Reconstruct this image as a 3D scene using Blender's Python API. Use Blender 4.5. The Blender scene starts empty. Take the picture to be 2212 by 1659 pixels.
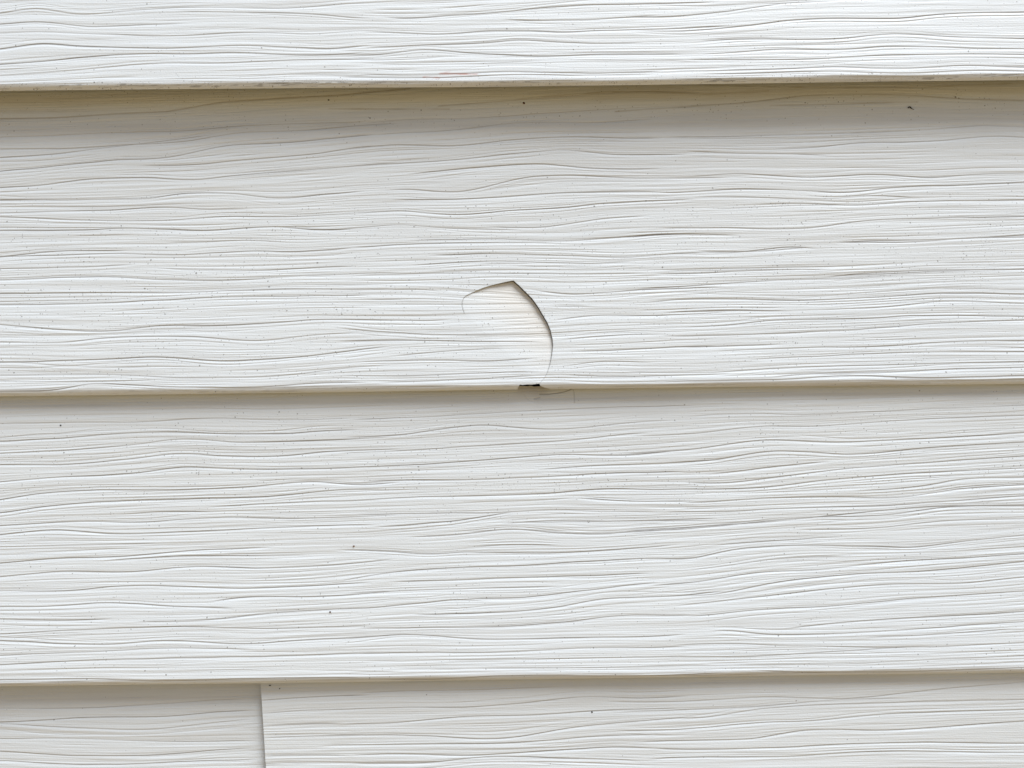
import bpy, math, random
import numpy as np

# ------------------------------------------------------------------ camera, sky, sun, exposure
F_PX = 2022.0            # focal length in pixels of a 2500 px wide picture
DIST = 0.36              # camera to wall plane y = 0
ROLL = 0.012
CAM_Z = 1.35
scene = bpy.context.scene
cam_d = bpy.data.cameras.new('camera')
cam_d.sensor_width = 36.0
cam_d.lens = 36.0 * F_PX / 2500.0
cam_d.clip_start = 0.01
cam_d.clip_end = 500.0
cam = bpy.data.objects.new('camera', cam_d)
cam.location = (0, -DIST, CAM_Z)
cam.rotation_euler = (math.pi / 2, ROLL, 0)
scene.collection.objects.link(cam)
scene.camera = cam

SUN_EL = math.radians(60)
SUN_AZ = math.radians(43)      # to the right of the wall's outward normal
world = bpy.data.worlds.new('World')
scene.world = world
world.use_nodes = True
wn = world.node_tree
sky = wn.nodes.new('ShaderNodeTexSky')
sky.sky_type = 'NISHITA'
sky.sun_disc = False
sky.sun_elevation = SUN_EL
# sun direction in world: (sin az, -cos az); Nishita rotation 0 = +Y, clockwise seen from above
sky.sun_rotation = math.pi - SUN_AZ
sky.air_density = 1.0
sky.dust_density = 1.8
sky.ozone_density = 1.0
wn.links.new(sky.outputs[0], wn.nodes['Background'].inputs[0])
wn.nodes['Background'].inputs[1].default_value = 0.068

sun_d = bpy.data.lights.new('sun', 'SUN')
sun_d.energy = 3.5
sun_d.angle = math.radians(36)
sun_d.color = (1.0, 0.99, 0.97)
sun = bpy.data.objects.new('sun', sun_d)
sun.rotation_euler = (math.pi / 2 - SUN_EL, 0, SUN_AZ)
sun.location = (1.0, -2.0, 4.0)
scene.collection.objects.link(sun)

scene.view_settings.view_transform = 'Standard'
scene.view_settings.look = 'None'
scene.view_settings.gamma = 1.0
scene.view_settings.use_curve_mapping = False
scene.view_settings.exposure = 0.31
scene.render.engine = 'CYCLES'
scene.cycles.max_bounces = 8
scene.cycles.diffuse_bounces = 6

MM = 0.001
rng = np.random.default_rng(7)

# ------------------------------------------------------------------ helpers
def tag(o, label=None, cat=None, group=None, kind=None):
    if label: o['label'] = label
    if cat: o['category'] = cat
    if group: o['group'] = group
    if kind: o['kind'] = kind
    return o

def vnoise(x, y, seed):
    """smooth value noise in -1..1"""
    x = np.asarray(x, float); y = np.asarray(y, float)
    xi = np.floor(x).astype(np.int64); yi = np.floor(y).astype(np.int64)
    fx = x - xi; fy = y - yi
    fx = fx * fx * fx * (fx * (fx * 6 - 15) + 10)
    fy = fy * fy * fy * (fy * (fy * 6 - 15) + 10)
    def h(a, b):
        n = (a * 374761393 + b * 668265263 + seed * 974634777) & 0xFFFFFFFF
        n = ((n ^ (n >> 13)) * 1274126177) & 0xFFFFFFFF
        n = (n ^ (n >> 16)) & 0xFFFFFFFF
        return n / 2147483647.5 - 1.0
    a = h(xi, yi); b = h(xi + 1, yi); c = h(xi, yi + 1); d = h(xi + 1, yi + 1)
    return (a + (b - a) * fx) * (1 - fy) + (c + (d - c) * fx) * fy

def smooth(t):
    t = np.clip(t, 0, 1)
    return t * t * (3 - 2 * t)

def inside(px, pz, poly):
    r = np.zeros(px.shape, bool)
    n = len(poly)
    for i in range(n):
        x0, z0 = poly[i]; x1, z1 = poly[(i + 1) % n]
        if z0 == z1: continue
        c = ((z0 > pz) != (z1 > pz)) & (px < (x1 - x0) * (pz - z0) / (z1 - z0) + x0)
        r ^= c
    return r

def nearest_on(px, pz, line):
    """nearest point on an open polyline: returns qx, qz, distance"""
    bd = np.full(px.shape, 1e9); bx = px.copy(); bz = pz.copy()
    for i in range(len(line) - 1):
        ax, az = line[i]; cx, cz = line[i + 1]
        dx, dz = cx - ax, cz - az
        t = np.clip(((px - ax) * dx + (pz - az) * dz) / (dx * dx + dz * dz), 0, 1)
        qx = ax + t * dx; qz = az + t * dz
        d = np.hypot(px - qx, pz - qz)
        m = d < bd
        bd = np.where(m, d, bd); bx = np.where(m, qx, bx); bz = np.where(m, qz, bz)
    return bx, bz, bd

# ------------------------------------------------------------------ materials
def vinyl(name, base, speck_scale=1.0, grime=1.0):
    m = bpy.data.materials.new(name)
    m.use_nodes = True
    nt = m.node_tree; N = nt.nodes; L = nt.links
    bsdf = N['Principled BSDF']
    tc = N.new('ShaderNodeTexCoord')
    def noise(scale, detail, rough, vec=None):
        n = N.new('ShaderNodeTexNoise'); n.inputs['Scale'].default_value = scale
        n.inputs['Detail'].default_value = detail; n.inputs['Roughness'].default_value = rough
        L.new(vec or tc.outputs['Object'], n.inputs['Vector']); return n
    def mapr(src, a, b, c, d):
        r = N.new('ShaderNodeMapRange'); r.inputs[1].default_value = a; r.inputs[2].default_value = b
        r.inputs[3].default_value = c; r.inputs[4].default_value = d
        L.new(src, r.inputs[0]); return r.outputs[0]
    def math_(op, a, b=None):
        r = N.new('ShaderNodeMath'); r.operation = op
        for i, v in enumerate((a, b)):
            if v is None: continue
            if isinstance(v, (int, float)): r.inputs[i].default_value = v
            else: L.new(v, r.inputs[i])
        return r.outputs[0]
    def mix(fac, a, b):
        r = N.new('ShaderNodeMix'); r.data_type = 'RGBA'
        if isinstance(fac, (int, float)): r.inputs[0].default_value = fac
        else: L.new(fac, r.inputs[0])
        for i, v in ((6, a), (7, b)):
            if isinstance(v, tuple): r.inputs[i].default_value = (*v, 1)
            else: L.new(v, r.inputs[i])
        return r.outputs[2]
    def attr(n):
        a = N.new('ShaderNodeAttribute'); a.attribute_name = n; return a.outputs['Fac']
    # slow tint drift of weathered vinyl
    n1 = noise(9, 3, 0.5)
    col = mix(mapr(n1.outputs[0], 0.35, 0.65, 0, 1), base, (base[0] * .985, base[1] * .99, base[2] * 1.0))
    col = mix(attr('cream'), col, (0.70, 0.69, 0.65))
    # stretched faint streaks of grime
    mp = N.new('ShaderNodeMapping'); mp.inputs['Scale'].default_value = (9, 60, 260)
    L.new(tc.outputs['Object'], mp.inputs[0])
    n2 = noise(1.0, 4, 0.6, mp.outputs[0])
    col = mix(mapr(n2.outputs[0], 0.45, 0.75, 0, 0.14 * grime), col, (0.42, 0.40, 0.37))
    # grime film plus painted shade under the laps (olive brown), attribute driven and blotchy
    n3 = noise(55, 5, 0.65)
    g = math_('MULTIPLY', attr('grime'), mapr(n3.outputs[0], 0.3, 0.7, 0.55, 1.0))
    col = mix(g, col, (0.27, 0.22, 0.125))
    col = mix(attr('groove_dirt_shade'), col, (0.16, 0.15, 0.155))  # groove dirt doubling as painted groove shade
    # mildew specks of three sizes
    for k, (sc, rad, amt) in enumerate(((900, .28, 1.0), (520, .20, .22), (1500, .32, .9))):
        v = N.new('ShaderNodeTexVoronoi'); v.inputs['Scale'].default_value = sc
        nv = noise(900, 2, 0.5)
        wv = N.new('ShaderNodeMix'); wv.data_type = 'VECTOR'; wv.inputs[0].default_value = 0.0006
        L.new(tc.outputs['Object'], wv.inputs[4]); L.new(nv.outputs['Color'], wv.inputs[5])
        L.new(wv.outputs[1], v.inputs['Vector'])
        sep = N.new('ShaderNodeSeparateColor'); L.new(v.outputs['Color'], sep.inputs[0])
        dens = math_('MULTIPLY', attr('speck'), 0.12 * amt * speck_scale)
        nclump = noise(70, 3, 0.6)
        dens = math_('MULTIPLY', dens, mapr(nclump.outputs[0], 0.38, 0.66, 0.15, 1.9))
        has = math_('LESS_THAN', sep.outputs[0], dens)
        r = math_('MULTIPLY', sep.outputs[1], rad)
        r = math_('ADD', r, rad * .35)
        near = N.new('ShaderNodeMapRange'); near.inputs[3].default_value = 1; near.inputs[4].default_value = 0
        L.new(v.outputs['Distance'], near.inputs[0])
        L.new(math_('MULTIPLY', r, .55), near.inputs[1]); L.new(r, near.inputs[2])
        f = math_('MULTIPLY', near.outputs[0], has)
        f = math_('MULTIPLY', f, mapr(sep.outputs[2], 0, 1, 0.2, 0.8))
        col = mix(f, col, (0.13, 0.13, 0.125))
    col = mix(attr('crack'), col, (0.05, 0.04, 0.03))
    col = mix(attr('rust'), col, (0.42, 0.16, 0.11))
    L.new(col, bsdf.inputs['Base Color'])
    bsdf.inputs['Roughness'].default_value = 0.48
    bsdf.inputs['Specular IOR Level'].default_value = 0.35
    # micro texture
    mp2 = N.new('ShaderNodeMapping'); mp2.inputs['Scale'].default_value = (22, 300, 1900)
    L.new(tc.outputs['Object'], mp2.inputs[0])
    n5 = noise(1.0, 3, 0.6, mp2.outputs[0])
    n6 = noise(1800, 2, 0.5)
    s = math_('ADD', math_('MULTIPLY', n5.outputs[0], 1.0), math_('MULTIPLY', n6.outputs[0], 0.35))
    b = N.new('ShaderNodeBump'); b.inputs['Strength'].default_value = 0.8
    b.inputs['Distance'].default_value = 0.00022
    L.new(s, b.inputs['Height']); L.new(b.outputs[0], bsdf.inputs['Normal'])
    return m

def plain(name, col, rough=0.8, scale=40, var=0.25):
    m = bpy.data.materials.new(name); m.use_nodes = True
    nt = m.node_tree; b = nt.nodes['Principled BSDF']
    tc = nt.nodes.new('ShaderNodeTexCoord')
    n = nt.nodes.new('ShaderNodeTexNoise'); n.inputs['Scale'].default_value = scale
    n.inputs['Detail'].default_value = 5
    nt.links.new(tc.outputs['Object'], n.inputs['Vector'])
    r = nt.nodes.new('ShaderNodeValToRGB')
    r.color_ramp.elements[0].position = 0.35; r.color_ramp.elements[1].position = 0.65
    r.color_ramp.elements[0].color = tuple(c * (1 - var) for c in col) + (1,)
    r.color_ramp.elements[1].color = tuple(min(1, c * (1 + var)) for c in col) + (1,)
    nt.links.new(n.outputs[0], r.inputs[0]); nt.links.new(r.outputs[0], b.inputs['Base Color'])
    b.inputs['Roughness'].default_value = rough
    return m

VINYL = (0.72, 0.785, 0.835)
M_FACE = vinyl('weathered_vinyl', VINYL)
M_FLAP = vinyl('cream_vinyl', (0.76, 0.755, 0.73), 0.55, 0.6)
M_DIRT = plain('dark_dirt', (0.02, 0.017, 0.014), 0.8, 900)
M_RED = plain('dark_red_dirt', (0.05, 0.008, 0.006), 0.5, 900)
M_RUSTY = plain('rusty_dirt', (0.16, 0.075, 0.04), 0.8, 900)
M_BOARD = plain('dark_sheathing', (0.035, 0.028, 0.022), 0.9, 14)
M_GROUND = plain('dry_ground', (0.38, 0.245, 0.088), 0.95, 3.0, 0.3)

# ------------------------------------------------------------------ traced grain
TILE = dict(A=(0, 0), B=(800, 0), C=(1500, 0), D=(0, 560), E=(800, 560), F=(1500, 560),
            G=(0, 1125), H=(800, 1125), I=(1500, 1125))
GRAIN = '''
1 A .7 0,70 200,48 430,75 700,58 1000,38 1300,42 1600,40 1900,18 2212,8
1 A 1 0,130 200,118 500,143 800,133 1060,127
1 A .6 900,62 1300,65 1700,75 2000,95 2212,88
1 A .6 0,178 250,172 450,182 800,190
1 A .7 500,180 900,195 1300,175 1700,180 1950,165 2212,172
1 A 1 0,265 200,238 430,250 650,257 1000,258 1300,245 1600,256 1750,262 2000,245 2212,235
1 A 1 0,348 250,330 450,310 750,290 1000,292 1250,285 1600,295 1850,290 2100,270
1 A .7 0,410 300,390 600,360 900,340 1200,340 1600,322 2000,315 2212,310
1 B .9 0,75 400,95 700,80 900,65 1300,30 1700,20 2212,5
1 B 1 0,178 300,172 600,182 900,165 1300,170 1600,160 1800,155 2212,138
1 B .9 900,105 1400,105 1700,88 2000,75 2212,55
1 B .8 0,265 300,252 600,238 900,225 1000,215 1300,228 1700,230 2212,212
1 B 1 0,295 300,290 500,268 800,285 1100,300 1500,290 1900,290 2212,290
1 B .6 0,325 400,318 700,300
1 B .5 200,345 800,340 1300,320 1700,325 2212,320
1 B .8 0,395 400,400 700,395 900,385 1300,390 1700,385 2000,370 2212,378
1 B .8 0,415 600,415 1000,398 1400,402 2212,395
1 C .6 0,15 400,30 800,20 1200,5
1 C .8 0,95 300,88 600,62 900,20 1300,0
1 C 1 0,160 400,165 700,140 900,115 1200,100 1500,100 1800,75 2212,65
1 C 1 0,228 300,232 650,212 900,212 1200,210 1500,185 1800,198 2212,208
1 C .9 0,298 300,300 600,285 900,265 1200,268 1500,250 2000,262
1 C .8 0,320 500,322 1000,320 1500,298 2000,292 2212,295
1 C .9 0,390 500,380 900,372 1200,362 1500,372 1900,355 2212,365
1 C .7 0,405 700,395 1100,385 1600,395 2000,380 2212,385
2 A .7 0,640 300,635 600,615 900,600 1200,550 1500,530 1800,515 2212,478
2 A .7 0,740 300,730 600,715 1000,705 1300,680 1700,665 2212,648
2 A .8 0,805 350,800 700,780 1000,762 1300,715 1600,705 1900,680 2212,660
2 A .8 0,850 300,830 500,805 800,770 1200,720
2 A 1 0,925 300,895 600,865 900,848 1200,790 1600,765 1900,735 2212,710
2 A 1 0,1012 200,1000 450,970 800,960 1000,970 1300,945 1800,905 2212,870
2 A .8 700,895 1000,890 1300,865 1700,830 2000,790 2212,790
2 A 1 0,1080 500,1078 800,1070 1000,1045 1250,1045 1500,1068 1800,1045 2212,1010
2 A .8 0,1150 300,1140 600,1135 850,1118 1100,1128 1400,1130
2 A .8 0,1170 500,1190 900,1190 1200,1170 1600,1168 1900,1150 2212,1135
2 A 1 0,1245 400,1242 700,1232 1100,1245 1500,1225 1700,1240 2212,1225
2 A .7 850,1310 1100,1305 1300,1298 1600,1310
2 A 1 0,1388 250,1360 730,1352
2 A .9 200,1380 600,1370 1000,1375 1300,1358 1700,1355 2000,1325 2212,1320
2 A .8 0,1450 400,1442 760,1428
2 A .7 800,1445 1100,1460 1400,1460 1800,1440 2212,1430
2 A .8 0,1510 300,1500 600,1495 900,1510 1300,1510 1600,1490 2212,1470
2 A .8 0,1585 500,1580 900,1580 1400,1565 2212,1560
2 A 1 0,1645 450,1640 800,1625 1200,1605 1600,1600 2212,1590
2 B .6 0,515 200,500 600,460
2 B .8 600,570 900,550 1300,520 1700,492 2212,503
2 B .6 0,690 300,655 800,635 1200,610 1800,575 2212,570
2 B .7 0,745 400,718 700,700 1000,665 1500,658 1800,640
2 B .9 0,815 300,785 700,785 1000,755 1300,740 1700,748 2212,742
2 B .9 0,910 400,880 700,862 1000,830 1300,810 1500,830 2212,835
2 B 1 400,945 800,905 1200,888 1400,905 1600,912 2000,905
2 B .7 0,1050 400,1022 700,1035 1100,955 1300,945 1600,960 2212,960
2 B .9 300,1078 800,1072 1200,1045 1500,1035 2212,1040
2 B 1 0,1160 400,1140 700,1158 1000,1135 1300,1118 1500,1098 1900,1080 2212,1065
2 B .8 800,1225 1200,1222 1500,1180 1800,1160 2212,1130
2 B .7 0,1240 400,1215 700,1235 1100,1240
2 B 1 400,1300 900,1290 1300,1300 1600,1280 1800,1265 2212,1265
2 B .7 0,1345 400,1320 900,1310 1300,1310
2 B .9 500,1380 900,1370 1300,1380 1600,1390 1900,1370 2212,1360
2 B .8 400,1435 900,1410 1400,1422 1700,1412
2 B .7 0,1490 400,1480 900,1475 1400,1480 2212,1470
2 C .9 0,820 400,818 700,830 1000,835 1200,842
2 C .9 800,810 1100,795 1300,775 1700,765 2050,738 2212,742
2 C .6 0,740 500,740 900,730 1300,720 1700,700 2000,680 2212,685
2 C 1 0,912 250,912 500,900
2 C .9 0,965 300,960 700,940 1000,958 1400,945 1700,960 2000,940 2212,935
2 C 1 0,1040 300,1040 700,1022 1000,1030 1250,1040 1500,1015 1900,1000 2212,985
2 C .8 0,1100 400,1070 700,1065 1100,1078 1400,1060 1700,1075
2 C .9 700,1105 1000,1100 1300,1110 1600,1090 2000,1085
2 C .6 0,1150 500,1130 900,1115 1500,1105
2 C .8 0,1235 500,1230 1000,1235 1400,1190 1700,1180 2212,1170
2 C .9 0,1290 300,1265 700,1270
2 C .9 1150,1310 1500,1300 1900,1290 2212,1270
2 C .9 0,1385 400,1355 700,1360 1100,1335
2 C .8 0,1470 500,1460 1100,1455
2 C .8 1100,1495 1500,1478 1900,1460 2212,1455
2 C .5 0,510 200,498 700,505 900,490
2 C .6 0,605 350,575 700,555 1000,520 1400,508 1600,515 1900,535 2212,540
2 C .6 850,570 1200,565 1600,550
2 D .9 0,515 300,540 600,548 850,522 1150,520 1400,510 1700,490 2212,492
2 D .8 0,610 350,610 600,585 1000,578 1400,600 1700,570 2212,545
2 D 1 250,712 600,700 850,690 1200,710 1600,690 1900,655 2212,620
2 D .5 0,715 600,745 900,740
2 D .6 0,790 600,785 1000,800 1500,790 2000,740 2212,735
2 D .6 0,820 500,820 900,810
2 D .8 700,840 1100,852 1400,850 1700,830 2212,820
2 D .9 0,872 300,865 500,832 700,838 1000,855
2 E .6 0,328 500,325 700,345
2 E .8 150,380 500,378
2 E .7 200,490 600,490 720,485
2 E .7 0,530 400,560 800,570 1150,552
2 E .9 0,605 500,600 800,605 1200,608
2 E .6 300,690 700,655 1000,640
2 E .7 100,720 500,705 900,712 1180,690
2 E .7 0,790 500,790 900,775 1200,770
2 E .8 0,830 500,820 900,805 1180,790
2 E .9 1060,320 1300,348 1700,325 2212,310
2 E .7 1150,420 1300,415 1500,420
2 E .9 1180,495 1400,470 1800,465 2212,445
2 E .9 1200,600 1450,580 1800,565 2212,570
2 E .9 1250,660 1500,655 1900,635 2212,628
2 E .6 1220,745 1500,715 1900,725 2212,700
2 E .9 1200,780 1500,795 1900,790 2212,780
2 F .9 0,45 400,25 700,35
2 F 1 1150,70 1600,68 1900,50 2212,42
2 F .9 0,145 300,120 600,128 950,98 1150,105
2 F 1 0,240 400,238 900,218 1200,215
2 F .8 1100,265 1400,235 1700,222 2212,218
2 F .8 0,330 500,300 900,275 1300,262 1600,240
2 F 1 50,405 350,380 700,378 1000,382 1400,368 1800,345 2212,350
2 F .9 0,465 500,440 1000,440
2 F .9 1200,435 1500,415 1750,390 2212,400
2 F 1 0,540 500,525 900,490 1300,482 1700,465 2212,470
2 F .9 0,575 400,575 900,560 1400,535 1700,510 2212,490
2 F .9 0,655 500,635 950,618
2 F .8 500,660 1000,640 1400,632 1900,605 2212,600
2 F .7 700,705 1100,685 1600,665 2212,662
2 F .7 0,770 500,775 1000,745 1500,730 2212,715
2 F .9 800,805 1100,780 1400,775 1800,755 2212,745
2 F .9 0,830 400,820 900,812 1300,790 1600,800 2212,790
3 D .7 0,1050 400,1042 800,1040 1100,1020 1500,1030 2212,1010
3 D 1 0,1145 300,1130 600,1105 900,1095 1200,1105 1500,1105 1800,1088 2212,1078
3 D 1 0,1210 400,1190 700,1165 950,1135 1300,1150 1600,1145 2212,1115
3 D 1 0,1272 350,1270 700,1240 950,1212 1200,1225 1500,1225 1800,1200 2212,1185
3 D .9 0,1365 300,1340 700,1320 1000,1285 1300,1295 1800,1290 2212,1270
3 D 1 0,1460 200,1430 500,1410 900,1408 1300,1395 1700,1365 1950,1380 2212,1362
3 D 1 0,1530 300,1492 700,1465 1100,1455 1500,1440 1900,1405 2212,1405
3 D .8 1100,1500 1500,1480 1900,1465 2212,1455
3 D .8 600,1545 900,1525 1200,1530
3 D .9 0,1600 400,1580 800,1580 1100,1560 1700,1560 2212,1540
3 D 1 0,1650 270,1625 600,1645 1000,1635 1500,1610 2212,1590
3 E .7 0,1030 500,1015 900,990 1300,970 2212,945
3 E .9 0,1130 400,1108 800,1060 1200,1080 1700,1040 2212,1020
3 E .9 0,1210 400,1195 900,1165 1300,1140 1700,1100 2212,1065
3 E 1 0,1290 400,1275 800,1250 1200,1220 1700,1215 2212,1160
3 E 1 0,1375 400,1355 700,1355 1100,1340 1500,1320 2212,1300
3 E 1 1100,1300 1400,1280 1800,1265 2212,1238
3 E 1 0,1470 400,1450 800,1440 1200,1425 1500,1402 1800,1405 2212,1410
3 E .8 0,1545 500,1535 900,1530 1200,1518 1500,1525 2212,1525
3 E .9 0,1620 400,1600 800,1560 1050,1518
3 E .9 1300,1448 1700,1470 2212,1465
3 E .9 900,1585 1400,1580 2212,1560
3 E .8 700,1640 1000,1622 1400,1645 2212,1590
3 F .6 0,1040 300,1018 700,995 1000,1000 1400,985 1800,965 2212,950
3 F .8 0,1120 400,1105 800,1065 1100,1062 1500,1035 2212,1005
3 F 1 0,1220 400,1190 800,1140 1200,1150 1600,1135 2212,1100
3 F 1 0,1280 500,1250 850,1200 1300,1215 1700,1180 2212,1150
3 F .9 0,1340 500,1322 900,1280 1200,1250
3 F 1 350,1370 600,1370 900,1335 1300,1290 1700,1260 2212,1225
3 F 1 0,1405 400,1405 800,1395 1100,1360 1600,1320 2212,1290
3 F .8 1250,1415 1600,1395 1900,1350 2212,1340
3 F 1 0,1465 400,1475 800,1455 1200,1445 1500,1450 1900,1400 2212,1380
3 F .9 0,1530 600,1525 1000,1505 1400,1495 2212,1440
3 F 1 0,1640 500,1610 1000,1560 1500,1540 1800,1500 2212,1495
3 F .8 0,1580 600,1572
3 G .7 0,465 300,460 900,445
3 G 1 0,555 300,530 700,515 1000,490 1500,465
3 G .9 500,545 1000,515 1400,515 1700,510
3 G 1 0,628 300,600 700,600 1000,575 1400,580 1700,570 2212,525
3 G .9 0,705 400,700 600,680 1000,680 1300,690 1600,680 2212,645
3 G .9 1100,765 1300,740 1700,735 2212,700
3 G 1 0,790 300,785 600,768 900,785 1300,798
3 G 1 0,855 400,860 650,852
3 G .8 700,870 1100,860 1500,820 2000,790 2212,780
3 G .8 0,935 500,910 1000,895 1500,905 2212,880
3 G 1 0,970 300,985 600,990 900,970 1300,988 1700,965 2212,940
3 G .8 0,1050 500,1030 1000,1010 1400,1020
3 G .8 0,1100 500,1075 900,1065 1400,1055 2212,1030
3 G .9 0,1182 500,1175 900,1188 1400,1170 2212,1170
3 H 1 0,480 300,490 550,505 750,495 1200,500 1700,470 2212,425
3 H .9 0,545 400,530
3 H .8 700,470 950,455 1300,460
3 H 1 400,415 700,400 1000,372 1250,392 1500,395 1800,368 2212,340
3 H .8 900,345 1200,325 1600,328 2212,320
3 H 1 0,660 300,610 700,578 1000,568 1400,545 1700,530 2000,520 2212,480
3 H .9 300,655 700,645 1000,632 1400,622 1800,605 2212,580
3 H .9 0,720 500,700 900,688 1300,680
3 H 1 700,745 1100,735 1400,700 1700,665 2212,625
3 H .9 0,810 400,780 700,752 900,760
3 H 1 400,830 900,820 1200,795 1500,745 1800,735 2212,700
3 H 1 0,905 600,900 1000,893 1300,868 1600,835 1900,835 2212,835
3 H .9 0,968 400,940 850,962 1300,955 1800,945 2212,920
3 H .8 0,1040 500,1035 1000,1030 1400,1010 1800,1008 2212,985
3 H .6 600,1075 1100,1070 1700,1060 2212,1050
3 H .5 300,1120 1200,1118 2212,1105
3 H .8 0,1175 500,1182 1000,1160 1600,1165 2212,1145
3 I 1 0,385 400,360 900,325 1300,285 1700,250 2212,240
3 I .8 0,480 400,470 900,430 1300,410
3 I 1 0,535 400,530 650,482 900,460 1300,462 1650,465 1900,435 2212,402
3 I .8 950,375 1400,365 1800,325 2212,315
3 I .7 0,605 400,590 900,530 1300,515
3 I 1 0,692 400,660 800,605 1100,590 1500,548 1900,525 2212,505
3 I 1 0,750 500,725 900,655 1300,615 1700,595 2212,545
3 I .9 200,795 700,745 1200,690 1500,668 1900,660 2212,630
3 I 1 0,855 400,840 800,805 1200,785 1500,755 1900,725 2212,705
3 I .9 900,910 1300,870 1600,850 2000,830 2212,815
3 I .8 0,950 300,945 550,918 850,940 1200,935 1700,905 2212,870
3 I .8 1300,960 1700,940 2212,905
3 I .7 0,1010 500,990 1000,1000 1500,1010 2212,985
3 I .7 200,1060 800,1055 1200,1030 1700,1000
3 I .6 0,1110 700,1105 1200,1100 1800,1070 2212,1055
3 I .9 700,1130 1000,1145 1500,1142 2212,1120
4 G .8 0,1335 500,1335 900,1310 1200,1290 1400,1285
4 G 1 250,1400 500,1385 900,1380 1200,1355 1410,1342
4 G .8 0,1420 400,1440 800,1450 1200,1410 1415,1390
4 G .7 0,1500 400,1500 900,1515 1420,1510
4 G .9 0,1570 400,1590 800,1590 1200,1560 1430,1545
4 G .9 0,1620 400,1640 1000,1625 1430,1610
5 G .9 1410,1300 1600,1285 1900,1270 2212,1262
5 G .8 1420,1370 1700,1350 2212,1335
5 G .8 1425,1440 1800,1420 2212,1425
5 G 1 1430,1500 1700,1490 2212,1478
5 G 1 1432,1600 1700,1590 2212,1590
5 H .7 0,1270 400,1245 900,1235 1400,1215
5 H .9 0,1350 500,1330 800,1330 1100,1310 1450,1275 1800,1280 2212,1260
5 H 1 100,1425 500,1410 750,1385 1200,1370 1600,1345 2212,1330
5 H .9 0,1480 600,1485 1000,1500 1400,1440 1800,1400 2212,1370
5 H .8 0,1540 500,1530 1100,1520 1500,1490 2212,1460
5 H 1 0,1590 500,1585 800,1590 1300,1565 1600,1545 2212,1560
5 H .9 0,1635 600,1630 900,1600 1300,1605 1800,1620
5 I .7 0,1300 400,1300 900,1275 1400,1280 1800,1235 2212,1200
5 I .7 0,1360 400,1345 800,1330 1300,1290 1700,1280
5 I .8 0,1395 500,1390 900,1335 1400,1310 2212,1290
5 I .9 0,1460 500,1445 900,1410 1100,1405 1500,1370 2212,1345
5 I 1 0,1520 500,1510 800,1500 1100,1455 1500,1455 2212,1410
5 I 1 0,1545 500,1558 1000,1545 1400,1525 1700,1520 2212,1525
5 I .9 0,1620 500,1600 1000,1595 1400,1570 2212,1575
'''

def ray(X, Y):
    dx = (X - 1250.0) / F_PX; dy = -(Y - 937.5) / F_PX
    c, s = math.cos(ROLL), math.sin(ROLL)
    return c * dx + s * dy, -s * dx + c * dy

# ------------------------------------------------------------------ one siding panel
BEVEL = 2.7 * MM
INSET = 1.5 * MM

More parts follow.
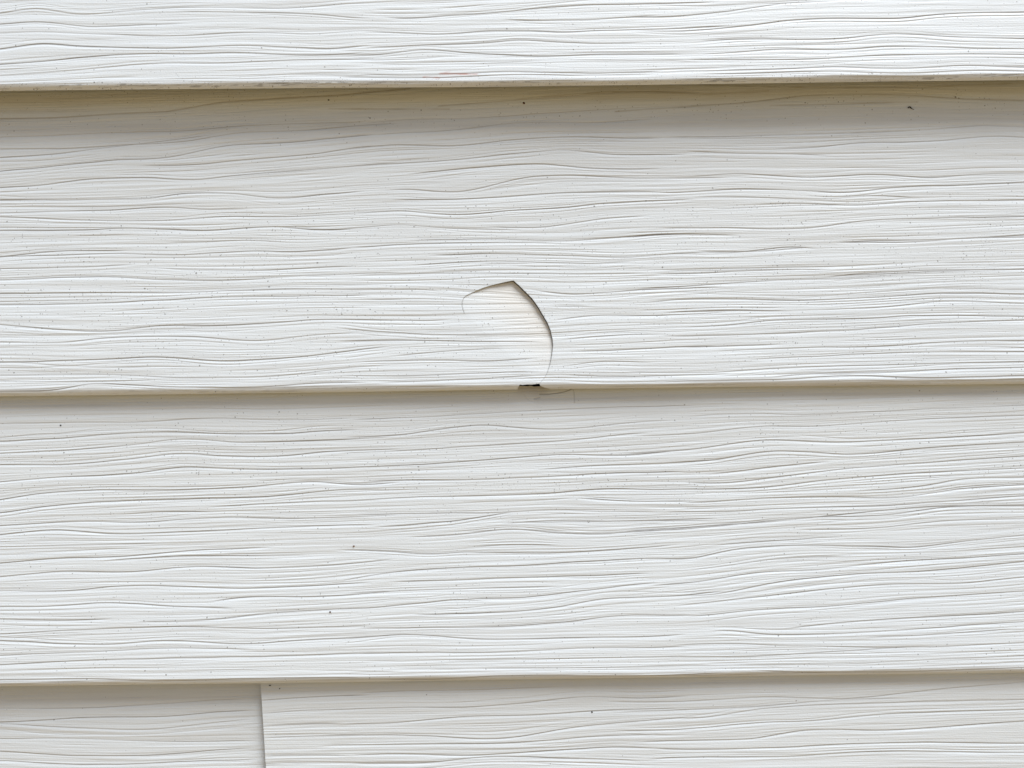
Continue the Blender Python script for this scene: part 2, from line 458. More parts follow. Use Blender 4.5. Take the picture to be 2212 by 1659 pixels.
class Panel:
    """face rises from its bottom edge; s = height above the edge, x = along the wall, -y = out of the wall"""
    def __init__(s, key, edge_px, tilt, yb, yt, height, tops, x0, x1, seed, fine_x=None, fine_s=200 * MM,
                 hook=2.0 * MM, depth=1.0, shear=0.0):
        s.key, s.tilt, s.yb, s.yt, s.h, s.seed = key, tilt, yb, yt, height, seed
        wx, wz = ray(1250, edge_px)
        s.z0 = wz * (DIST + yb + INSET)
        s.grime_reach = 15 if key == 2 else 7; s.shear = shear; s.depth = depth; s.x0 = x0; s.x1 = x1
        # columns
        xs = [x0]
        def step(x):
            if fine_x and fine_x[0] - .002 < x < fine_x[1] + .002: return 0.28 * MM
            return 0.85 * MM if abs(x) < 0.236 else (1.3 * MM if abs(x) < .33 else 3.0 * MM)
        while xs[-1] < x1: xs.append(xs[-1] + step(xs[-1]))
        s.xs = np.array(xs)
        # rows, from the tip of the hook (negative) up
        ss = list(np.arange(0, BEVEL + 1e-9, BEVEL / 11))
        s.lip_rows = len(ss) - 1
        while ss[-1] < tops: ss.append(ss[-1] + (0.2 * MM if ss[-1] < fine_s else 1.2 * MM))
        s.ss = np.array(ss); s.hook = hook

    def yface(s, v):
        t = v / s.h
        return s.yb + (s.yt - s.yb) * t + 0.9 * MM * np.sin(np.pi * np.clip(t, 0, 1))

    def px(s, X, Y):
        wx, wz = ray(np.asarray(X, float), np.asarray(Y, float))
        v = np.zeros_like(wz) + 0.03
        for _ in range(6):
            y = s.yface(v)
            x = wx * (DIST + y); v = wz * (DIST + y) - s.z0 - s.tilt * x
        return x, v

    def build_height(s):
        xs, ss = s.xs, s.ss
        strokes = []
        for ln in GRAIN.strip().split('\n'):
            f = ln.split()
            if int(f[0]) != s.key: continue
            ox, oy = TILE[f[1]]
            p = np.array([[float(a) for a in q.split(',')] for q in f[3:]])
            sx_ = ox + p[:, 0] / 2.212; sy_ = oy + p[:, 1] / 2.212
            # neighbouring stretches only just overlap, so no groove is cut twice
            c1 = rng.uniform(835, 965); c2 = rng.uniform(1535, 1765)
            lo_x, hi_x = {0: (-99, c1 + 50), 800: (c1 - 50, c2 + 50), 1500: (c2 - 50, 9999)}[ox]
            a_, b_ = max(sx_[0], lo_x), min(sx_[-1], hi_x)
            if b_ - a_ < 40: continue
            nx_ = np.concatenate([[a_], sx_[(sx_ > a_ + 15) & (sx_ < b_ - 15)], [b_]])
            sy_ = np.interp(nx_, sx_, sy_); sx_ = nx_
            x, v = s.px(sx_, sy_)
            strokes.append((x, v, float(f[2])))
        # flow field from the traced grain
        P = []
        for x, v, w in strokes:
            for i in range(len(x) - 1):
                n = max(1, int((x[i + 1] - x[i]) / .012))
                for k in range(n):
                    t = (k + .5) / n
                    P.append((x[i] + t * (x[i + 1] - x[i]), v[i] + t * (v[i + 1] - v[i]), (v[i + 1] - v[i]) / (x[i + 1] - x[i])))
        P = np.array(P) if P else np.zeros((1, 3))
        gx = np.arange(xs[0] - .01, xs[-1] + .012, .006); gv = np.arange(-.004, ss[-1] + .004, .002)
        GX, GV = np.meshgrid(gx, gv, indexing='ij')
        num = np.zeros_like(GX); den = np.full_like(GX, 0.12)
        for k in range(0, len(P)):
            w = np.exp(-((GX - P[k, 0]) / .014) ** 2 - ((GV - P[k, 1]) / .0035) ** 2)
            num += w * P[k, 2]; den += w
        wob = .035 * vnoise(GX / .045, GV / .016, s.seed + 3) + .02 * vnoise(GX / .02, GV / .007, s.seed + 4)
        S = num / den + wob * (0.35 + 0.65 * 0.12 / den) + 0.012 * 0.12 / den
        S *= smooth(GV / .006 + .15)
        def slope(x, v):
            fx = np.clip((x - gx[0]) / .006, 0, len(gx) - 1.001); fv = np.clip((v - gv[0]) / .002, 0, len(gv) - 1.001)
            i = fx.astype(int); j = fv.astype(int); a = fx - i; b = fv - j
            return (S[i, j] * (1 - a) + S[i + 1, j] * a) * (1 - b) + (S[i, j + 1] * (1 - a) + S[i + 1, j + 1] * a) * b
        s.slope = slope
        # warped coordinate that stays constant along the grain
        V = np.zeros((len(xs), len(ss)))
        c = int(np.argmin(abs(xs)))
        V[c] = ss
        for i in range(c + 1, len(xs)):
            dx = xs[i] - xs[i - 1]
            V[i] = np.interp(ss - slope(np.full_like(ss, xs[i]), ss) * dx, ss, V[i - 1])
        for i in range(c - 1, -1, -1):
            dx = xs[i] - xs[i + 1]
            V[i] = np.interp(ss - slope(np.full_like(ss, xs[i]), ss) * dx, ss, V[i + 1])
        X = np.repeat(xs[:, None], len(ss), 1)
        sd = s.seed
        H = np.zeros_like(V)             # positive = carved in
        H += .07 * MM * vnoise(X / .07, V / .0032, sd + 11)
        H += .052 * MM * vnoise(X / .045, V / .0014, sd + 12)
        H += .03 * MM * vnoise(X / .022, V / .0007, sd + 13)
        # groove strokes: traced first, then random ones that follow the flow
        D = np.zeros_like(V); C = np.zeros_like(V)
        cols = len(xs)
        def carve(i, vc, dep, up, lo, cw=.12, cf=.8):
            """vc, dep, up, lo arrays for the strokes present in column i"""
            j0 = np.searchsorted(ss, vc - 2.2 * lo)
            for k in range(20):
                j = j0 + k
                ok = j < len(ss)
                jj = np.minimum(j, len(ss) - 1)
                t = ss[jj] - vc
                g = np.where(t > 0, np.exp(-(t / up) ** 2), np.exp(-(t / lo) ** 2)) * dep * ok
                np.maximum.at(D[i], jj, g)
                np.maximum.at(C[i], jj, np.exp(-((t - .06 * MM) / (cw * MM)) ** 2) * dep * ok * cf)
        for x, v, w in strokes:
            if x[0] < -.19 and len(x) > 2:
                x = np.concatenate([[x[0] - .06], x]); v = np.concatenate([[v[0] - .06 * .7 * (v[1] - v[0]) / (x[2] - x[1])], v])
            if x[-1] > .19 and len(x) > 3:
                x = np.concatenate([x, [x[-1] + .06]]); v = np.concatenate([v, [v[-1] + .06 * .7 * (v[-1] - v[-2]) / (x[-2] - x[-3])]])
            fx = xs[(xs >= x[0]) & (xs <= x[-1])]
            if len(fx) < 3: continue
            # smooth (cubic-like) interpolation of the traced points
            m = np.gradient(v, x)
            k = np.clip(np.searchsorted(x, fx, 'right') - 1, 0, len(x) - 2)
            hh = x[k + 1] - x[k]; t = (fx - x[k]) / hh
            vv = ((2 * t**3 - 3 * t**2 + 1) * v[k] + (t**3 - 2 * t**2 + t) * hh * m[k]
                  + (-2 * t**3 + 3 * t**2) * v[k + 1] + (t**3 - t**2) * hh * m[k + 1])
            vv = vv + .12 * MM * vnoise(fx / .012, fx * 0 + v[0] * 977, sd + 5)
            L = x[-1] - x[0]
            tap = smooth((fx - x[0]) / .013) * smooth((x[-1] - fx) / .013)
            dep = (.33 * w) * MM * tap * (0.82 + .3 * vnoise(fx / .02, fx * 0 + v[0] * 531, sd + 6))
            # a main line with thinner companions running beside it
            comp = [(0, 1.0, .17, .62)]
            for q in range(rng.integers(3, 6)):
                comp.append((rng.choice([-1, 1]) * rng.uniform(.45, 2.2), rng.uniform(.25, .85), .13, .38))
            i0 = int(np.searchsorted(xs, fx[0]))
            for off, dw, up_, lo_ in comp:
                ph = off * 9 + v[0] * 300
                wv = vnoise(fx / .04, fx * 0 + ph, sd + 8)
                wv2 = vnoise(fx / .05, fx * 0 + ph + 31.7, sd + 9)
                vo = vv + off * MM * (1 + .6 * wv)
                dd = dep * dw * (np.clip(.25 + 1.6 * wv2, 0, 1) if off else 1)
                for q in range(len(fx)):
                    if dd[q] > .008 * MM:
                        carve(i0 + q, vo[q:q + 1], dd[q:q + 1], np.array([up_ * MM]), np.array([lo_ * MM]), *((.12, .9) if off else (.16, 1.7)))
        # random secondary grooves
        area = (xs[-1] - xs[0]) * ss[-1]
        n1 = int(area / (0.055 * 0.00055)); n2 = int(area / (0.12 * 0.0024)); n = n1 + n2
        sx = rng.uniform(xs[0] - .06, xs[-1], n); sv = rng.uniform(0, ss[-1], n)
        ln = np.concatenate([np.clip(np.exp(rng.normal(math.log(.05), .5, n1)), .018, .14), rng.uniform(.07, .2, n2)])
        dep = np.concatenate([np.clip(rng.gamma(2.0, .046, n1), .02, .2), rng.uniform(.11, .22, n2)]) * MM
        dep *= .9 * np.clip(.75 + .5 * vnoise(sx / .06, sv / .012, sd + 21), .35, 1.2)
        dep *= 1 + .7 * np.exp(-(sv / (7 * MM)) ** 2)
        up = rng.uniform(.11, .18, n) * MM
        lo = np.concatenate([rng.uniform(.25, .55, n1), rng.uniform(.45, .7, n2)]) * MM
        own = rng.normal(0, .006, n)
        v = sv.copy()
        for i in range(cols):
            act = (xs[i] >= sx) & (xs[i] <= sx + ln)
            if not act.any(): continue
            a = np.nonzero(act)[0]
            dx = xs[i] - xs[i - 1] if i else 0
            v[a] += (slope(np.full(len(a), xs[i]), v[a]) + own[a]) * dx
            t = (xs[i] - sx[a]) / ln[a]
            tp = smooth(t / .42) * smooth((1 - t) / .42)
            carve(i, v[a], dep[a] * tp, up[a], lo[a], .12, 1.1)
        D = .27 * MM * np.tanh(D / (.27 * MM)); C = .42 * MM * np.tanh(C / (.42 * MM))
        H += D
        # embossing is shallower at the very top of a course (drawn-out vinyl under the lock)
        H *= s.depth * (0.45 + 0.55 * smooth((s.h - ss) / (34 * MM)))[None, :]
        H *= smooth(ss / (1.5 * MM))[None, :]
        s.H = H; s.V = V; s.X = X; s.D = D; s.C = C

    def build_pos(s):
        xs, ss = s.xs, s.ss
        X = s.X.copy(); Z = np.repeat(ss[None, :], len(xs), 0)
        bw = BEVEL * (.82 + .2 * vnoise(X / .055, X * 0 + .5, s.seed + 44) + .12 * vnoise(X / .02, X * 0 + .5, s.seed + 45))
        b = np.clip(1 - Z / bw, 0, 1)
        Y = s.yface(Z) + INSET * b ** 1.5 + s.H
        # slow waviness of the sheet
        Y += .5 * MM * vnoise(X / .15, Z / .07, s.seed + 40)
        Z = Z + s.tilt * X + .25 * MM * vnoise(X / .09, X * 0 + 3.3, s.seed + 41) * (1 - smooth(Z / .02))
        s.Y, s.Z = Y, Z
        # attributes
        S = np.repeat(ss[None, :], len(xs), 0)
        s.S = S
        s.att = {k: np.zeros_like(S) for k in ('grime', 'speck', 'crack', 'rust', 'cream', 'groove_dirt_shade')}
        s.att['groove_dirt_shade'] = np.clip(s.C / (.36 * MM), 0, 1) ** 1.6 * .8 * (1 + .25 * vnoise(X / .03, s.V / .004, s.seed + 60))  # thin dark cores paint groove shade along with caught dirt
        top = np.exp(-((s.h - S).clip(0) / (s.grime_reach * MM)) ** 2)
        s.att['grime'] += .13 * top * (1 + .8 * vnoise(X / .05, S / .006, s.seed + 50))  # lap grime that also paints the brown shade under the lip above
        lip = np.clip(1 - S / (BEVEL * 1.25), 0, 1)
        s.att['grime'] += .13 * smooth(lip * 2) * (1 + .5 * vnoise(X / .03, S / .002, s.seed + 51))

def make_mesh(name, verts, quads, mat, parent, atts=None):
    used, inv = np.unique(quads.ravel(), return_inverse=True)
    co = verts[used]; q = inv.reshape(-1, 4).astype(np.int32)
    me = bpy.data.meshes.new(name)
    me.vertices.add(len(co)); me.vertices.foreach_set('co', co.astype(np.float32).ravel())
    me.loops.add(q.size); me.loops.foreach_set('vertex_index', q.ravel())
    me.polygons.add(len(q)); me.polygons.foreach_set('loop_start', np.arange(0, q.size, 4, dtype=np.int32))
    me.polygons.foreach_set('loop_total', np.full(len(q), 4, dtype=np.int32))
    me.polygons.foreach_set('use_smooth', np.ones(len(q), bool))
    me.update(calc_edges=True)
    if atts:
        for k, a in atts.items():
            at = me.attributes.new(k, 'FLOAT', 'POINT'); at.data.foreach_set('value', a[used].astype(np.float32))
    me.materials.append(mat)
    o = bpy.data.objects.new(name, me)
    scene.collection.objects.link(o)
    if parent: o.parent = parent
    return o

def grid_quads(nx, ns):
    i = np.arange(nx - 1)[:, None]; j = np.arange(ns - 1)[None, :]
    a = i * ns + j
    return np.stack([a, a + ns, a + ns + 1, a + 1], -1)       # (nx-1, ns-1, 4) facing -y

def emit(p, label, cut=None):
    """turn a panel into an empty with its face, lip and (cracked panel) flap"""
    root = bpy.data.objects.new('siding_panel', None)
    root.empty_display_size = .02
    root.location = (0, 0, CAM_Z + p.z0)
    scene.collection.objects.link(root)
    tag(root, label, 'siding panel', 'horizontal siding panels of the wall')
    nx, ns = p.S.shape
    X = p.X.copy(); Y = p.Y.copy(); Z = p.Z.copy()
    Q = grid_quads(nx, ns)
    keep = np.ones(Q.shape[:2], bool); flap = np.zeros_like(keep)
    hook_skip = np.zeros(nx - 1, bool)
    FX = FY = FZ = None
    if cut:
        poly, crack_line, chip_poly, chip_line, hinge = cut
        cx = (X[1:, 1:] + X[:-1, :-1]) / 2; cs = (p.S[1:, 1:] + p.S[:-1, :-1]) / 2
        flap = inside(cx, cs, poly)
        chip = inside(cx, cs, chip_poly)
        flap &= ~chip
        keep = ~flap & ~chip
        xm = (p.xs[1:] + p.xs[:-1]) / 2
        hook_skip = (xm > chip_line[0][0]) & (xm < chip_line[-1][0])
        def vmask(cells):
            m = np.zeros((nx, ns), bool)
            m[:-1, :-1] |= cells; m[1:, :-1] |= cells; m[:-1, 1:] |= cells; m[1:, 1:] |= cells
            return m
        whole = list(poly) + [poly[0]]
        shared = vmask(keep) & vmask(flap)
        qx, qs, d = nearest_on(X, p.S, whole)
        ok = shared & (d < .5 * MM)
        dS = np.where(ok, qs - p.S, 0)
        X = np.where(ok, qx, X); Z = Z + dS
        cshared = vmask(chip) & vmask(keep | flap) & ~shared
        qx, qs, d = nearest_on(X, p.S, chip_line)
        ok2 = cshared & (d < .5 * MM)
        X = np.where(ok2, qx, X); Z = Z + np.where(ok2, qs - p.S, 0)
        # the flap is bent back about its hinge line
        (hx, hs), (kx, ks) = hinge
        L = math.hypot(kx - hx, ks - hs); ux, us = (kx - hx) / L, (ks - hs) / L
        dist = (X - hx) * (-us) + (p.S + dS - hs) * ux
        if np.max(dist[flap_v := vmask(flap)]) < -np.min(dist[flap_v]): dist = -dist
        peak = np.max(dist[flap_v])
        push = 1.7 * MM * np.clip(dist / peak, 0, 1) ** 1.3
        FX = X - .17 * MM * (push / (1.7 * MM)) * 1.0
        FZ = Z - .2 * MM * (push / (1.7 * MM)); FY = Y + push
    V = np.stack([X.ravel(), Y.ravel(), Z.ravel()], -1)
    att = {k: a.ravel() for k, a in p.att.items()}
    lr = p.lip_rows
    shx = p.shear * (p.S.ravel())
    V[:, 0] += shx
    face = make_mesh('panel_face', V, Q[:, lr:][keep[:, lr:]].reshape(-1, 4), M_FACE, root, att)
    # lip: bevel rows plus the hook that turns up behind it
    prof = [(.25, -.10), (.7, .25), (1.2, .9), (p.hook / MM, 2.2)]
    base = V.reshape(nx, ns, 3)[:, 0]
    hk = [base + np.array([0, a * MM, b * MM]) for a, b in prof][::-1]
    LV = np.concatenate([np.stack(hk, 1), V.reshape(nx, ns, 3)[:, :lr + 1]], 1)
    nl = LV.shape[1]; nh = len(prof)
    LQ = grid_quads(nx, nl)
    lk = np.ones(LQ.shape[:2], bool)
    lk[:, nh:] = keep[:, :lr]
    lk[hook_skip, :nh] = False
    la = {k: np.concatenate([np.repeat(a.reshape(nx, ns)[:, :1], nh, 1), a.reshape(nx, ns)[:, :lr + 1]], 1).ravel() for k, a in att.items()}
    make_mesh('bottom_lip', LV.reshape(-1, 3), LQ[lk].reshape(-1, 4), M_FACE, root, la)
    if cut:
        FV = np.stack([FX.ravel(), FY.ravel(), FZ.ravel()], -1)
        bent = np.clip(push / (1.2 * MM), 0, 1).ravel()
        fa = dict(att); fa['speck'] = fa['speck'] * (1 - .7 * bent); fa['cream'] = bent * .6
        fo = make_mesh('cracked_flap', FV, Q[flap].reshape(-1, 4), M_FACE, root, fa)
        tag(fo, 'creamy broken piece bent inward along a curved crack')
        # thickness of the sheet along the crack and the chip
        rim(root, V, Q, keep, (nx, ns))
    return root

def rim(root, V, Q, keep, shape):
    """1 mm thick broken edge: quads from every hole boundary edge straight back"""
    e = []
    nx, ns = shape
    K = np.pad(keep, 1, constant_values=True)
    idx = np.argwhere(keep)
    for i, j in idx:
        q = Q[i, j]
        for (di, dj, a, b) in ((-1, 0, 3, 0), (1, 0, 1, 2), (0, -1, 0, 1), (0, 1, 2, 3)):
            if not K[i + 1 + di, j + 1 + dj]: e.append((q[a], q[b]))
    e = np.array(e)
    n = len(V)
    ids = np.unique(e)
    back = V.copy(); back[:, 1] += 1.0 * MM
    VV = np.concatenate([V, back])
    quads = np.stack([e[:, 1], e[:, 0], e[:, 0] + n, e[:, 1] + n], -1)
    return make_mesh('broken_edge', VV, quads, M_FLAP, root)

# ------------------------------------------------------------------ the five panels
XL, XR = -.42, .42
p1 = Panel(1, 208, -.0014, -14 * MM, 0, 131 * MM, 150 * MM, XL, XR, 100, fine_s=48 * MM, hook=4.5 * MM)
p2 = Panel(2, 951, .0000, -9 * MM, 0, 131 * MM, 146 * MM, XL, XR, 200, hook=1.9 * MM)
p3 = Panel(3, 1658, .0008, -11.5 * MM, -3.5 * MM, 125 * MM, 140 * MM, XL, XR, 300, hook=1.9 * MM)
p4 = Panel(4, 2370, .0008, -8.6 * MM, -2.2 * MM, 125 * MM, 140 * MM, XL, -.082, 400, hook=3 * MM, depth=1.1)
p5 = Panel(5, 2370, .0008, -12.0 * MM, -5.8 * MM, 125 * MM, 140 * MM, -.1085, XR, 500, hook=3 * MM, depth=1.1)

# refine columns where the cracks run
def px1(p, X, Y):
    x, v = p.px(np.array([X]), np.array([Y])); return float(x[0]), float(v[0])
fa = px1(p2, 1118, 800)[0]; fb = px1(p2, 1362, 800)[0]
p2 = Panel(2, 951, .0000, -9 * MM, 0, 131 * MM, 146 * MM, XL, XR, 200, hook=1.9 * MM, fine_x=(fa, fb))
fa = px1(p3, 1270, 960)[0]; fb = px1(p3, 1412, 960)[0]
top3 = px1(p3, 1290, 943.6)[1]
p3 = Panel(3, 1658, .0008, -11.5 * MM, -3.5 * MM, 125 * MM, top3, XL, XR, 300, hook=1.9 * MM, fine_x=(fa, fb))
# the right bottom panel starts at the lap, cut slightly off square
xa, va = px1(p5, 636.5, 1674); xb, vb = px1(p5, 648.5, 1873)
sh = (xb - xa) / (vb - va)
p5 = Panel(5, 2370, .0008, -12.0 * MM, -5.8 * MM, 125 * MM, 140 * MM, xa - sh * va, XR, 500, hook=3 * MM, depth=1.1, shear=sh)

for p in (p1, p2, p3, p4, p5):
    p.build_height(); p.build_pos()

p3.Z[:, -1] += .22 * MM * vnoise(p3.xs / .0016, p3.xs * 0, 12)
p3.Z[:, -2] += .1 * MM * vnoise(p3.xs / .0016, p3.xs * 0, 12)
# speck density, thickest where the photograph has it
def band(S, a, b, f): return smooth((S - a) / f) * smooth((b - S) / f)
p1.att['speck'] += .22 + .35 * smooth((p1.X + .02) / .1)
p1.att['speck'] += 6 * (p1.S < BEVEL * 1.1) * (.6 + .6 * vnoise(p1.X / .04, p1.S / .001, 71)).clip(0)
p2.att['speck'] += .12 + 1.15 * band(p2.S, -5 * MM, 92 * MM, 22 * MM)
p2.att['speck'] += .55 * smooth((p2.S - 112 * MM) / (6 * MM))
p3.att['speck'] += .22 + .85 * band(p3.S, 60 * MM, 116 * MM, 16 * MM) + .25 * (p3.S < 50 * MM)
p4.att['speck'] += .03; p5.att['speck'] += .03

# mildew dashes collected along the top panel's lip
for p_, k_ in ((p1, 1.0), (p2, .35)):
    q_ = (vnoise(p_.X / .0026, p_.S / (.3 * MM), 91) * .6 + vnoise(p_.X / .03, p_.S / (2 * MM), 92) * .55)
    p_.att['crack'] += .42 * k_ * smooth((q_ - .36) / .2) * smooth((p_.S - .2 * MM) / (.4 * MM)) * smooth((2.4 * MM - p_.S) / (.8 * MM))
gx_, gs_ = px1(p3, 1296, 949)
p3.att['grime'] += .5 * np.exp(-((p3.X - gx_) / (7 * MM)) ** 4 - ((p3.S - gs_) / (2.6 * MM)) ** 2)  # browner patch on the third panel behind the chip
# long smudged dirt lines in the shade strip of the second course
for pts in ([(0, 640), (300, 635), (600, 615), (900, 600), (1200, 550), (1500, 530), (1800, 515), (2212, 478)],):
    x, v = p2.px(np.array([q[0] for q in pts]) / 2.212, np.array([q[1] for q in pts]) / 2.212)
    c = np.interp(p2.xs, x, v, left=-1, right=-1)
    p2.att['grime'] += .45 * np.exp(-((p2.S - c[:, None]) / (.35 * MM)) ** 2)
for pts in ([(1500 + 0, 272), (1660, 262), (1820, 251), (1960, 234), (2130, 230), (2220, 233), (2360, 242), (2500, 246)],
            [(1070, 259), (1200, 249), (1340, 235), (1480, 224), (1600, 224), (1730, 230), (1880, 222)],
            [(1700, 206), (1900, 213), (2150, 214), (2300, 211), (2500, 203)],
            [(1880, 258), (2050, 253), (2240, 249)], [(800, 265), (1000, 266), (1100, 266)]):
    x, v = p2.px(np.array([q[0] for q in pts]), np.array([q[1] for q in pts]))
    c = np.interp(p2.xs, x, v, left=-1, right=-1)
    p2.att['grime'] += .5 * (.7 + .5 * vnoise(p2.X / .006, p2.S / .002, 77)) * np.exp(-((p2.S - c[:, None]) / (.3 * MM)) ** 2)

# red smear above the top panel's lip
for (xa_, ya_, xb_, yb_, w, k) in ((1034, 186, 1075, 188, .35, .75), (1075, 178, 1165, 179, .4, .85), (1075, 188, 1110, 186, .25, .5), (1085, 175, 1100, 173, .25, .5)):
    a = px1(p1, xa_, ya_); b = px1(p1, xb_, yb_)
    qx, qs, d = nearest_on(p1.X, p1.S, [a, b])
    p1.att['rust'] = np.maximum(p1.att['rust'], k * np.exp(-(d / (w * MM)) ** 2) * (.6 + .5 * vnoise(p1.X / .002, p1.S / .0006, 5)))

# hairline cracks in the third panel just under the chip
def hair(p, pts, w, k, carve=.12):
    line = [px1(p, *q) for q in pts]
    qx, qs, d = nearest_on(p.X, p.S, line)
    g = np.exp(-(d / (w * MM)) ** 2)
    p.att['crack'] = np.maximum(p.att['crack'], k * g)
    p.Y += carve * MM * g
hair(p3, [(1318, 962.5), (1340, 962.5), (1360, 960), (1378, 956.5), (1390, 952.5), (1396, 949)], .22, .6)
hair(p3, [(1399, 950), (1401.5, 957), (1402.3, 970), (1402.3, 984)], .17, .33)
hair(p3, [(1280, 962), (1285, 972), (1292, 979), (1305, 981)], .16, .12)
hair(p3, [(1304, 974), (1312, 972), (1318, 970.5)], .25, .3)

# the crack in the second panel
crack_px = [(1133.1, 764.8), (1130.7, 757.2), (1127.5, 745.3), (1128.6, 737.7), (1131.4, 727.9), (1140, 720.3), (1162.9, 709.4),
            (1180.2, 702.3), (1201.9, 695.8), (1228, 689.5), (1253.4, 684.5), (1267, 696.4), (1280, 709.4), (1299.6, 729),
            (1312.6, 747.4), (1325.6, 769.1), (1336.5, 787.6), (1344, 806), (1349, 828.8), (1350, 844), (1347.3, 867.9),
            (1343, 889.6), (1336.5, 909.1), (1330, 922.1), (1321.3, 931.9), (1316.5, 937.3)]
crack = [px1(p2, *q) for q in crack_px]
hair(p2, crack_px[:6], .15, .7, .05)
hair(p2, crack_px[5:], .13, .5, .0)
poly = crack + [px1(p2, *q) for q in ((1290, 936), (1262, 925), (1225, 900), (1185, 862), (1150, 815))]
edge_y = 966
chip_px = [(1258, edge_y), (1263.8, 948.2), (1269.2, 939.6), (1276, 940.6), (1288, 939.2), (1299, 939.6), (1309, 938.4), (1317, 937.0), (1319.5, 942.7), (1330, 947.1), (1343, 950.2), (1352, edge_y)]
chip = [px1(p2, *q) for q in chip_px]
chip_poly = [(chip[0][0], -.003)] + chip[1:-1] + [(chip[-1][0], -.003)]
chip_line = [(chip[1][0], -.001)] + chip[1:-1] + [(chip[-2][0], -.001)]
hinge = (crack[0], crack[-1])

emit(p1, 'topmost white wood-grain vinyl panel, red smear above its dark-speckled lower lip')
emit(p2, 'white vinyl panel with the curved crack and a chipped bottom edge', (poly, crack, chip_poly, chip_line, hinge))
emit(p3, 'unbroken white vinyl panel directly below the cracked one, hairlines under the chip')
emit(p4, 'short bottom left panel end tucked under the vertical lap seam')
emit(p5, 'bottom right panel lapping over its left neighbour at the vertical seam')

# ------------------------------------------------------------------ wall behind, ground
def box(name, x0, x1, y0, y1, z0, z1, mat):
    v = np.array([(x, y, z) for x in (x0, x1) for y in (y0, y1) for z in (z0, z1)])
    q = np.array([(0, 1, 3, 2), (4, 6, 7, 5), (0, 4, 5, 1), (2, 3, 7, 6), (0, 2, 6, 4), (1, 5, 7, 3)])
    o = make_mesh(name, v, q, mat, None)
    o.data.polygons.foreach_set('use_smooth', np.zeros(6, bool))
    return o
b = box('wall_sheathing', -.5, .5, 4.2 * MM, 20 * MM, CAM_Z - .32, CAM_Z + .30, M_BOARD)
tag(b, 'dark sheathing board behind the siding, glimpsed through the crack and chip', 'sheathing board')
g = box('ground', -60, 60, -60, 60, -.3, 0, M_GROUND)
tag(g, kind='structure')

# ------------------------------------------------------------------ crumbs of dirt
def crumb(panel, X, Y, rx, rz, mat, seed, name, label, cat, group=None):
    x, v = px1(panel, X, Y)
    i = int(np.argmin(abs(panel.xs - x))); j = int(np.argmin(abs(panel.ss - v)))
    y = panel.Y[i, j]; z = panel.Z[i, j] + CAM_Z + panel.z0
    n, m = 14, 9
    vs = []
    for a in range(n):
        for b_ in range(m):
            th = 2 * math.pi * a / n; ph = math.pi * (b_ + .001) / (m - 1 + .002)
            r = 1 + .3 * float(vnoise(math.cos(th) * 1.3 + 7, math.sin(th) * 1.3 + ph, seed))
            vs.append((rx * r * math.sin(ph) * math.cos(th), -.6 * min(rx, rz) * r * math.cos(ph) , rz * r * math.sin(ph) * math.sin(th)))
    q = [(a * m + b_, ((a + 1) % n) * m + b_, ((a + 1) % n) * m + b_ + 1, a * m + b_ + 1) for a in range(n) for b_ in range(m - 1)]
    o = make_mesh(name, np.array(vs), np.array(q), mat, None)
    o.location = (x, y - .15 * MM, z)
    tag(o, label, cat, group)
    return o
U = .178 * MM
G = 'crumbs of dirt stuck on the siding'
crumb(p2, 1279, 252, 2.9 * U, 2.6 * U, M_RED, 1, 'dirt_spot', 'round dark red dot in the shaded strip under the top panel', 'spot', G)
crumb(p5, 659.5, 1673.5, 2.6 * U, 1.3 * U, M_DIRT, 2, 'dirt_crumb', 'black crumb just right of the top of the lap seam', 'crumb', G)
crumb(p5, 683, 1681, 1.6 * U, 1.2 * U, M_DIRT, 3, 'dirt_crumb', 'tiny crumb a little right of and below the black crumb by the seam', 'crumb', G)
crumb(p5, 1445.3, 1738.5, 1.9 * U, 1.6 * U, M_DIRT, 4, 'dirt_crumb', 'lone black dot on the bottom right panel', 'crumb', G)
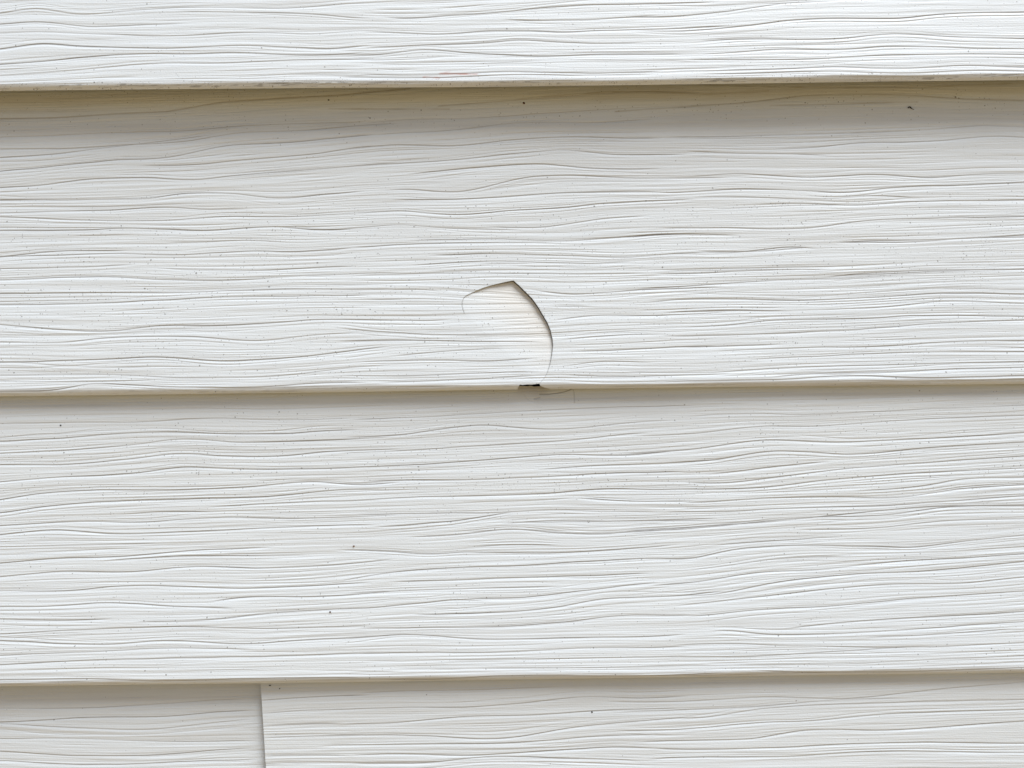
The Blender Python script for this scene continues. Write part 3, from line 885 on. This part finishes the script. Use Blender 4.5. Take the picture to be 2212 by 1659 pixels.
crumb(p3, 806.5, 1494.5, 2.0 * U, 1.8 * U, M_RED, 5, 'dirt_crumb', 'isolated dark maroon dot low on the third panel', 'crumb', G)
crumb(p3, 864, 1333, 2.6 * U, 1.5 * U, M_RUSTY, 6, 'dirt_crumb', 'rusty brown crumb in the middle height of the third panel', 'crumb', G)
crumb(p3, 147.5, 1038.5, 2.2 * U, 1.3 * U, M_DIRT, 7, 'dirt_crumb', 'black dot near the left end of the third panel, under the lip', 'crumb', G)
crumb(p2, 802, 244, 2.2 * U, 1.5 * U, M_DIRT, 8, 'dirt_crumb', 'black crumb in the brown strip left of the dark red dot', 'crumb', G)

# bent fibre: a short tube with a hook
def fibre():
    pts = [px1(p2, X, Y) for X, Y in ((2216.5, 264.5), (2217.5, 262.5), (2220.5, 261.2), (2222.5, 263.2), (2225, 265.8), (2231, 268))]
    rad = [.28, .3, .26, .3, .16, .06]
    vs = []; q = []
    k = 8
    i = int(np.argmin(abs(p2.xs - pts[2][0]))); j = int(np.argmin(abs(p2.ss - pts[2][1])))
    ox, oy, oz = pts[2][0], p2.Y[i, j] - .25 * MM, CAM_Z + p2.z0 + pts[2][1]
    for n_, (x, v) in enumerate(pts):
        for a in range(k):
            th = 2 * math.pi * a / k
            d = (pts[min(n_ + 1, len(pts) - 1)][0] - pts[max(n_ - 1, 0)][0], pts[min(n_ + 1, len(pts) - 1)][1] - pts[max(n_ - 1, 0)][1])
            L = math.hypot(*d); nx_, nz_ = -d[1] / L, d[0] / L
            r = rad[n_] * MM
            vs.append((x - ox + nx_ * r * math.cos(th), r * math.sin(th), v - pts[2][1] + nz_ * r * math.cos(th)))
    for n_ in range(len(pts) - 1):
        for a in range(k):
            q.append((n_ * k + a, n_ * k + (a + 1) % k, (n_ + 1) * k + (a + 1) % k, (n_ + 1) * k + a))
    o = make_mesh('dirt_fibre', np.array(vs), np.array(q), M_DIRT, None)
    o.location = (ox, oy, oz)
    tag(o, 'hooked black fibre in the shaded strip near the right side', 'fibre')
fibre()
